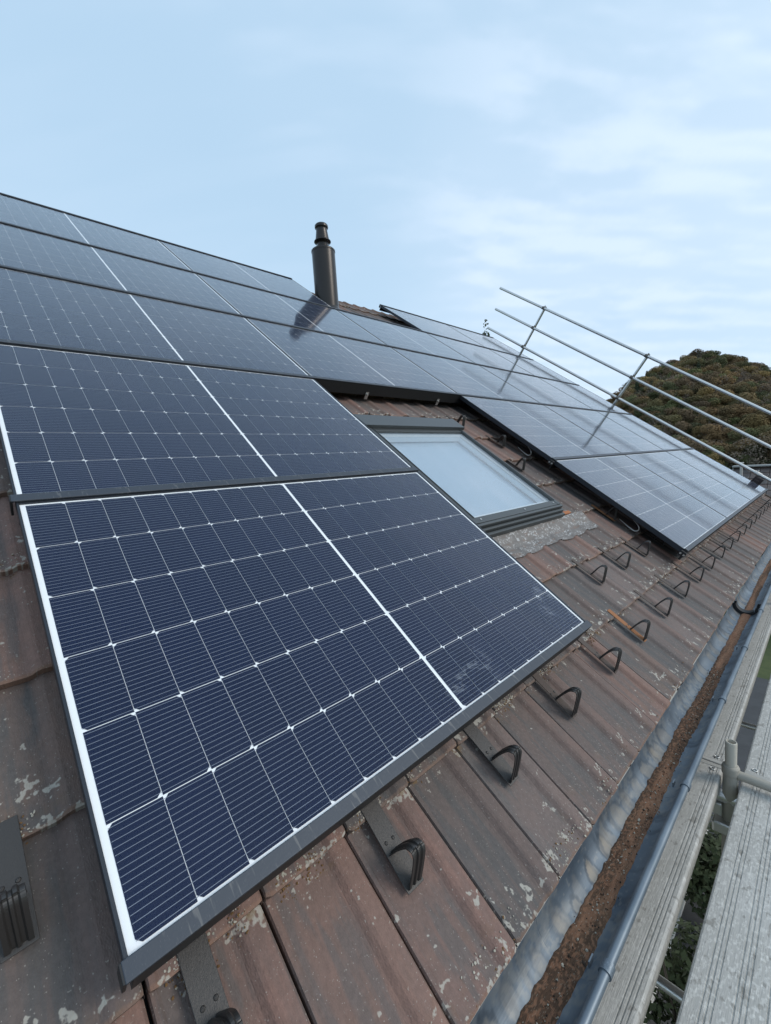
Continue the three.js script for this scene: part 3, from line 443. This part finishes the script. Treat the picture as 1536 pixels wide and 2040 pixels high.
// ---------------------------------------------------------------- scaffold below the eave
{
  const DY = Y0 - 0.60;
  const splash = (k, w, dirt) => colorTex(2048, 256, (u, v) => { const x = u * 3, y = v * w; const n = fbm(x * 10 + k, y * 10, 2, 4), m = fbm(x * 130 + k, y * 190, 4, 4), s = fbm(x * 60 + k * 3, y * 240, 6, 5), q = hash3(u * 1024 | 0, v * 256 | 0, k); let c = mix3([0.36, 0.345, 0.315], [0.47, 0.455, 0.43], n); c = mix3(c, [0.60, 0.58, 0.54], sstep(0.56, 0.66, m) * 0.55 * dirt + sstep(0.62, 0.7, s) * 0.5 * dirt); c = mix3(c, [0.14, 0.125, 0.105], sstep(0.66, 0.76, fbm(x * 50, y * 90, 12 + k, 4)) * 0.5 + (q > 0.994 ? 0.5 : 0)); return c; });
  const pm = [splash(1, 0.2, 0.6), splash(2, 0.32, 1)].map(t => std({ map: t, roughness: 0.7, metalness: 0.08, bumpMap: fineNoise, bumpScale: 0.0012 }));
  // a plank is a pressed profile: rolled edges, ribs in threes along its length, end strap and rivets
  function plank(ua, ub, za, zb, mi, ribs, label) {
    const t = thing('scaffold_plank', label, 'scaffold plank', 'scaffold planks'); t.position.set(ua, DY, za);
    const L = ub - ua, w = zb - za, pts = [[0, -0.05], [0, -0.006], [0.002, -0.002], [0.006, 0]];
    for (const r of ribs) for (const d of [-0.010, 0, 0.010]) pts.push([r + d - 0.0022, 0], [r + d - 0.0011, -0.0026], [r + d + 0.0011, -0.0026], [r + d + 0.0022, 0]);
    pts.push([w - 0.006, 0], [w - 0.002, -0.002], [w, -0.006], [w, -0.05], [w - 0.004, -0.05], [w - 0.004, -0.008], [0.004, -0.008], [0.004, -0.05]);
    const s = new THREE.Shape(pts.map(([a, b]) => new THREE.Vector2(a, b)));
    const g = new THREE.ExtrudeGeometry(s, { depth: L - 0.052, bevelEnabled: false }); g.rotateY(Math.PI / 2); g.scale(1, 1, -1);
    { const n = g.index ? g.toNonIndexed() : g; const p = n.attributes.position; for (let i = 0; i < p.count; i += 3) { const x = p.getX(i + 1), y = p.getY(i + 1), z = p.getZ(i + 1); p.setXYZ(i + 1, p.getX(i + 2), p.getY(i + 2), p.getZ(i + 2)); p.setXYZ(i + 2, x, y, z); } n.computeVertexNormals(); n.translate(0.026, 0, 0); const uv = n.attributes.uv; for (let i = 0; i < p.count; i++) uv.setXY(i, (p.getX(i) + ua * 1.7) / 3, p.getZ(i) / w + p.getY(i) * 3); mesh('deck', n, pm[mi], t); }
    for (const x of [0, L - 0.026]) { const e = boxUV(rbox(x + 0.001, x + 0.025, 0.001, w - 0.001, 0, 0, 0)); }
    for (const x of [0.0015, L - 0.0255]) { const e = boxUV(rbox(x, x + 0.024, -0.046, 0.0015, 0.001, w - 0.001, 0.004), 0.4); mesh('end_strap', e, pm[mi], t);
      for (const z of [0.03, w - 0.03]) mesh('rivet', (() => { const k = new THREE.TorusGeometry(0.0075, 0.0022, 8, 16); k.rotateX(Math.PI / 2); k.translate(x + 0.012 + (x < 0.1 ? 0.03 : -0.03), 0.0018, z); return k; })(), M.steel, t); }
  }
  const J = [-0.62, 1.985, 4.555, 7.125, 9.695];
  const seg = ['nearest length', 'second length', 'third length', 'farthest length'];
  for (let i = 0; i < 4; i++) { plank(J[i] + 0.002, J[i + 1] - 0.002, 0.236, 0.428, 0, [0.165], `narrow grey scaffold plank tucked under the gutter, ${seg[i]}`); plank(J[i] + 0.002, J[i + 1] - 0.002, 0.489, 0.80, 1, [0.045, 0.10, 0.155, 0.21, 0.265], `wide cement-splashed scaffold plank outside the gap, ${seg[i]}`); plank(J[i] + 0.002, J[i + 1] - 0.002, 0.812, 1.12, 1, [0.045, 0.10, 0.155, 0.21, 0.265], `outermost wide scaffold plank, ${seg[i]}`); }
  const dirty = std({ color: rgb(0.36, 0.33, 0.28), roughness: 0.65, metalness: 0.1, bumpMap: fineNoise, bumpScale: 0.001 });
  for (let i = 0; i < 4; i++) {
    const u = J[i] - 0.075 + (i === 0 ? 0.3 : 0), t = thing('scaffold_standard', i === 1 ? 'galvanised scaffold post ending in a hollow spigot between the planks' : `scaffold post under the planks, ${ORD[i]} along the eave`, 'scaffold post', 'scaffold posts along the eave');
    t.position.set(u, 0, 0.459);
    mesh('tube', tubeBetween(new THREE.Vector3(0, 0.03, 0), new THREE.Vector3(0, DY + 0.045, 0), 0.0242, 24), dirty, t);
    mesh('collar', new THREE.LatheGeometry([[0.0245, -0.02], [0.0285, -0.016], [0.0285, 0.010], [0.026, 0.016], [0.0195, 0.02]].map(([a, b]) => new THREE.Vector2(a, b)), 24).translate(0, DY + 0.045, 0), dirty, t);
    const tp = [[0.0188, 0.062], [0.0188, 0.155], [0.0175, 0.160], [0.0135, 0.160], [0.0130, 0.10]];
    mesh('spigot', new THREE.LatheGeometry(tp.map(([a, b]) => new THREE.Vector2(a, b)), 24).translate(0, DY, 0), std({ color: rgb(0.50, 0.46, 0.39), roughness: 0.7, metalness: 0.05, side: THREE.DoubleSide, bumpMap: fineNoise, bumpScale: 0.001 }), t);
    mesh('cross_tube', tubeBetween(new THREE.Vector3(0, DY + 0.032, 0.024), new THREE.Vector3(0, DY + 0.026, 0.78), 0.017, 18), dirty, t);
    mesh('transom', merge([tubeBetween(new THREE.Vector3(0, DY - 0.08, -0.24), new THREE.Vector3(0, DY - 0.08, 0.70), 0.0242, 16), tubeBetween(new THREE.Vector3(0, DY - 1.12, -0.30), new THREE.Vector3(0, DY - 1.12, 0.70), 0.0242, 16)]), M.galv, t);
    mesh('base_plate', box(-0.075, 0.075, 0.031, 0.040, -0.075, 0.075), M.galv, t);
    if (i === 1) mesh('wedge_head', merge([rbox(-0.03, 0.03, DY - 0.15, DY - 0.10, -0.06, -0.02, 0.006), rbox(-0.05, 0.03, DY - 0.21, DY - 0.165, -0.05, 0.03, 0.008)]), M.galv, t);
  }
}

// ---------------------------------------------------------------- foliage
function leafCloud(blobs, count, size, rand, shape = 0.6) {            // quads spread through lobes, denser to the outside
  const pos = [], nor = [], uv = [], weights = blobs.map(b => b[3] * b[3] * Math.sqrt(b[4] ?? b[3])), total = weights.reduce((a, b) => a + b, 0);
  for (let i = 0; i < count; i++) {
    let wsel = rand() * total, bi = 0; while (bi < blobs.length - 1 && (wsel -= weights[bi]) > 0) bi++; const b = blobs[bi]; let x, y, z, l; do { x = rand() * 2 - 1; y = rand() * 2 - 1; z = rand() * 2 - 1; l = x * x + y * y + z * z; } while (l > 1 || l < 0.12); const k = Math.pow(l, -0.5) * Math.pow(l, 0.2);
    const c = new THREE.Vector3(b[0] + x * k * b[3], b[1] + y * k * (b[4] ?? b[3]), b[2] + z * k * b[3]);
    const a = new THREE.Vector3(rand() - 0.5, rand() - 0.5, rand() - 0.5).normalize(), n = new THREE.Vector3(x + (rand() - 0.5) * 1.4, y + 0.5 + (rand() - 0.5) * 1.2, z + (rand() - 0.5) * 1.4).normalize(), s = a.clone().cross(n).normalize(), w = s.clone().cross(n), q = size * (0.6 + rand() * 0.8);
    const p = [[-0.5, 0], [0, -shape / 2], [0.5, 0], [0, shape / 2]].map(([d, e]) => c.clone().addScaledVector(s, d * q).addScaledVector(w, e * q));
    for (const j of [0, 1, 2, 0, 2, 3]) { pos.push(p[j].x, p[j].y, p[j].z); nor.push(n.x, n.y, n.z); uv.push(0, 0); }
  }
  const g = new THREE.BufferGeometry(); g.setAttribute('position', new THREE.Float32BufferAttribute(pos, 3)); g.setAttribute('uv', new THREE.Float32BufferAttribute(uv, 2)); g.computeVertexNormals(); return g;
}
const bark = std({ color: rgb(0.07, 0.055, 0.042), roughness: 1 });
function limb(a, b, r0, r1) { const d = b.clone().sub(a), g = new THREE.CylinderGeometry(r1, r0, d.length(), 7, 1); g.applyQuaternion(new THREE.Quaternion().setFromUnitVectors(new THREE.Vector3(0, 1, 0), d.clone().normalize())); g.translate(...a.clone().add(b).multiplyScalar(0.5).toArray()); return g; }
// shrubs in the bed below the scaffold
[[2.2, -0.15, 1.15, 1.9, 'nearest dark shrub seen through the gap between the planks'], [4.3, -0.05, 1.0, 1.6, 'second dark shrub below the gap between the planks'], [6.6, -0.1, 1.0, 1.25, 'farther dark shrub at the foot of the scaffold'], [0.7, 0.1, 1.0, 2.2, 'tall dark shrub under the nearest planks']].forEach(([x, z, r, h, label], i) => {
  const t = thing('shrub', label, 'shrub', 'shrubs under the scaffold'); t.position.set(x, 0.03, z + 0.05);
  const blobs = []; for (let k = 0; k < 9; k++) blobs.push([rr(-0.5, 0.5) * r, h * rr(0.35, 0.95), rr(-0.3, 0.3) * r, rr(0.35, 0.6) * r, rr(0.3, 0.5) * r]);
  mesh('foliage', leafCloud(blobs, 4200, 0.085, rnd, 0.5), phy({ color: rgb(0.042, 0.062, 0.022), roughness: 0.9, transmission: 0.25, thickness: 0, side: THREE.DoubleSide }), t);
  const st = []; for (let k = 0; k < 7; k++) st.push(limb(new THREE.Vector3(rr(-0.1, 0.1), 0, rr(-0.1, 0.1)), new THREE.Vector3(rr(-0.5, 0.5) * r, h * rr(0.7, 1.15), rr(-0.3, 0.3) * r), 0.022, 0.006)); mesh('stems', merge(st), bark, t);
});
// the tree whose top shows over the far end of the ridge
{
  const dir = new THREE.Vector3(); const cam = camera.position;
  const t = thing('tree', 'sprig of a green tree top showing over the far ridge', 'tree'); 
  const base = new THREE.Vector3(16.2, 0, -9.65); t.position.copy(base);
  const top = 12.4; mesh('trunk', limb(new THREE.Vector3(0, 0, 0), new THREE.Vector3(0.1, top - 1.2, 0), 0.16, 0.03), bark, t);
  const blobs = [[-0.05, top - 0.1, 0.05, 0.10, 0.22], [0.12, top - 0.45, -0.1, 0.14, 0.2], [-0.1, top - 0.5, 0.1, 0.16, 0.22], [0.25, top - 0.75, -0.25, 0.2, 0.2], [0.08, top - 0.9, 0.05, 0.28, 0.25], [-0.2, top - 1.2, 0.1, 0.5, 0.4], [0.3, top - 1.3, -0.2, 0.55, 0.45], [0, top - 2.2, 0, 1.0, 0.8], [-0.4, top - 3.2, 0.2, 1.1, 0.9], [0.4, top - 3.6, -0.2, 1.2, 1.0]];
  mesh('crown', mergeGeometries([leafCloud(blobs, 2600, 0.13, rnd, 0.5), leafCloud([[-0.06, top - 0.05, 0.06, 0.10, 0.26], [0.10, top - 0.42, -0.08, 0.16, 0.2], [-0.12, top - 0.46, 0.1, 0.15, 0.22], [0.30, top - 0.72, -0.28, 0.2, 0.18], [0.5, top - 0.9, -0.5, 0.2, 0.15]], 230, 0.13, rnd, 0.5)]), phy({ color: rgb(0.05, 0.075, 0.028), roughness: 0.9, transmission: 0.3, thickness: 0, side: THREE.DoubleSide }), t);
}

// ---------------------------------------------------------------- neighbour's house
{
  const t = thing('neighbour_house', 'neighbouring house with a grey capped tile roof below the hill', 'house');
  const x1 = 24.2, yR = Y0 - 0.33, drop = 2.9, run = 4.1, z0 = -2.35, z1 = 6, ang = Math.atan2(drop, run), len = Math.hypot(drop, run);
  const rg = new THREE.Group(); rg.name = 'roof'; t.add(rg); rg.position.set(x1, yR, 0); rg.rotation.set(0, 0, ang);      // local -x runs down the slope
  mesh('roof_deck', box(-len, 0, -0.16, -0.06, z0 + 0.01, z1 - 0.01), M.black, rg);
  const lists = []; const nr = 13, ex = len / nr, tw = 0.30;
  for (let r = 0; r < nr; r++) for (let k = 0; k * tw < z1 - z0 - 0.01; k++) { const b = plain(rbox(-len + r * ex - 0.02, -len + (r + 1) * ex + 0.03, -0.05, 0.0, z0 + k * tw + 0.006, z0 + (k + 1) * tw - 0.006, 0.018)); const m = new THREE.Matrix4().makeTranslation(0, 0, 0).multiply(new THREE.Matrix4().makeRotationZ(0)); const c = -len + r * ex; b.translate(-c, 0, 0); b.rotateZ(-0.07); b.translate(c, 0.03 + (hash3(r, k, 8) - 0.5) * 0.008, 0); (lists[(hash3(r, k, 2) * 5) | 0] ??= []).push(b); }
  lists.forEach((l, i) => tag(mesh('tiles', mergeGeometries(l), tileMats[[0, 1, 4, 6, 3][i]], rg), null, null, null, 'stuff'));
  const cap = mesh('ridge_cap', rbox(x1 - 0.22, x1 + 0.22, yR + 0.02, yR + 0.10, z0 - 0.05, z1, 0.03), std({ color: rgb(0.30, 0.30, 0.29), roughness: 0.8 }), t);
  mesh('verge_board', (() => { const g = box(-len, 0.1, -0.22, 0.05, z0 - 0.04, z0 - 0.005); return boxUV(g); })(), std({ color: rgb(0.32, 0.30, 0.28), roughness: 0.8 }), rg);
  const s = new THREE.Shape([[x1 - run + 0.5, 0], [x1 - run + 0.5, yR - drop + 0.1], [x1, yR - 0.25], [x1 + run - 0.5, yR - drop + 0.1], [x1 + run - 0.5, 0]].map(a => new THREE.Vector2(...a)));
  const w = new THREE.ExtrudeGeometry(s, { depth: z1 - z0 - 0.6, bevelEnabled: false }); w.translate(0, 0, z0 + 0.3); mesh('wall', boxUV(w), std({ color: rgb(0.5, 0.48, 0.44), roughness: 0.95 }), t);
  const bk = box(0, len, -0.12, 0, z0, z1); const bg = mesh('back_slope', bk, tileMats[1], t); bg.position.set(x1, yR, 0); bg.rotation.z = -ang;
  const v = thing('vent_pipe', 'thin pale vent pipe on the neighbouring roof', 'pipe'); v.position.set(x1 - 0.9, yR - 0.62, -2.0); mesh('pipe', tubeBetween(new THREE.Vector3(0, 0, 0), new THREE.Vector3(0, 0.80, 0), 0.05, 14), std({ color: rgb(0.42, 0.40, 0.37), roughness: 0.7 }), v); mesh('cap', new THREE.CylinderGeometry(0.085, 0.085, 0.05, 16).translate(0, 0.86, 0), std({ color: rgb(0.6, 0.58, 0.54), roughness: 0.6 }), v);
}

// ---------------------------------------------------------------- wooded hill
{
  const RIDGE = [[-150, 0], [-125, 4], [-113, 18], [-105, 32], [-99, 40], [-92, 46], [-85, 48.5], [-74.7, 53], [-62, 57.5], [-53, 56.5], [-42.6, 50.5], [-32, 44.5], [-25, 40], [0, 24], [30, 9], [60, 0]];
  const hillH = (x, z) => {                                              // a knoll about 330 m off, steep on its left, with a long right shoulder
    const q = z * (0.55 + 0.45 * 330 / x) + 3.5 * (fbm(x * 0.02, z * 0.01, 8, 2) - 0.5); let h = 0;
    for (let i = 1; i < RIDGE.length; i++) if (q >= RIDGE[i - 1][0] && q < RIDGE[i][0]) { h = lerp(RIDGE[i - 1][1], RIDGE[i][1], (q - RIDGE[i - 1][0]) / (RIDGE[i][0] - RIDGE[i - 1][0])); break; }
    const d = Math.abs(330 - x) / (x < 330 ? 165 : 150), fall = Math.max(0, 1 - Math.pow(d, 1.5));
    return -1 + h * fall + 6 * (fbm(x * 0.02, z * 0.02, 3, 3) - 0.5) * Math.min(1, h * fall / 15);
  };
  const nx = 90, nz = 120, pos = [], idx = [], x0 = 150, x1 = 520, z0 = -260, z1 = 220;
  for (let i = 0; i <= nx; i++) for (let k = 0; k <= nz; k++) { const x = lerp(x0, x1, i / nx), z = lerp(z0, z1, k / nz); pos.push(x, hillH(x, z), z); }
  for (let i = 0; i < nx; i++) for (let k = 0; k < nz; k++) { const a = i * (nz + 1) + k, b = a + 1, c = a + nz + 1, d = c + 1; idx.push(a, b, d, a, d, c); }
  const g = new THREE.BufferGeometry(); g.setAttribute('position', new THREE.Float32BufferAttribute(pos, 3)); g.setIndex(idx); g.computeVertexNormals();
  tag(mesh('hill', g, std({ color: rgb(0.045, 0.038, 0.020), roughness: 1, side: THREE.DoubleSide }), scene), null, null, null, 'structure');
  const kinds = [];
  for (let k = 0; k < 5; k++) { const blobs = []; const conifer = k === 4; if (conifer) for (let q = 0; q < 7; q++) blobs.push([0, 3 + q * 1.5, 0, 2.6 - q * 0.33, 1.0]); else for (let q = 0; q < 11; q++) { const a = rnd() * 6.28, r = rr(0.3, 2.6); blobs.push([Math.cos(a) * r, 5.0 + rr(-1.6, 3.0) - r * 0.3, Math.sin(a) * r, rr(1.1, 2.0), rr(0.9, 1.6)]); } kinds.push(mergeGeometries([leafCloud(blobs, k === 3 ? 1500 : 4400, conifer ? 0.42 : k === 3 ? 0.3 : 0.34, rnd, 0.7), plain(limb(new THREE.Vector3(0, -1, 0), new THREE.Vector3(0, 6, 0), 0.3, 0.1))])); }
  const spots = kinds.map(() => []);
  for (let i = 0; i < 4400; i++) {
    const x = rr(140, 380), z = rr(-170, 70), h = hillH(x, z); if (h < 0.5 && rnd() < 0.25) continue;
    if (x > 345 && rnd() < 0.6) continue;
    const f = fbm(x * 0.02, z * 0.02, 6, 3), w = rnd(); const k = w < 0.025 + (f > 0.6 && h < 40 ? 0.07 : 0) ? 4 : w < 0.20 ? 3 : (rnd() * 3) | 0; spots[k].push([x, h, z, f]);
  }
  const mat = std({ color: 0xffffff, roughness: 1, side: THREE.DoubleSide });
  const tones = [[0.225, 0.158, 0.074], [0.185, 0.152, 0.066], [0.250, 0.158, 0.072], [0.120, 0.122, 0.054], [0.205, 0.140, 0.078], [0.270, 0.188, 0.074], [0.140, 0.146, 0.056]];
  kinds.forEach((kg, k) => {
    const im = new THREE.InstancedMesh(kg, mat, spots[k].length), m = new THREE.Matrix4(), q = new THREE.Quaternion(), c = new THREE.Color(); im.name = numbered('forest');
    spots[k].forEach(([x, h, z, f], i) => { const s = rr(0.7, 1.3) * (k === 4 ? 0.8 : 1); q.setFromEuler(new THREE.Euler(0, rnd() * 6.28, 0)); m.compose(new THREE.Vector3(x, h - 0.6, z), q, new THREE.Vector3(s, s * rr(0.85, 1.1), s)); im.setMatrixAt(i, m); const t = tones[(rnd() * 7) | 0], b = rr(0.6, 1.2) * (0.7 + 0.6 * f); if (k === 4) c.setRGB(0.045 * b, 0.062 * b, 0.034 * b); else if (k === 3) c.setRGB(0.205 * b, 0.158 * b, 0.120 * b); else c.setRGB(t[0] * b, t[1] * b, t[2] * b); im.setColorAt(i, c); });
    im.castShadow = im.receiveShadow = true; scene.add(im);
    tag(im, ['brown autumn trees massed on the distant hill', 'olive broadleaf trees massed on the distant hill', 'ochre trees massed on the distant hill', 'bare grey brown trees on the distant hill', 'dark conifers scattered on the distant hill'][k], 'forest', null, 'stuff');
  });
}
scene.traverse(o => { if (o.isMesh) { o.castShadow = true; o.receiveShadow = true; } });
renderer.render(scene, camera);
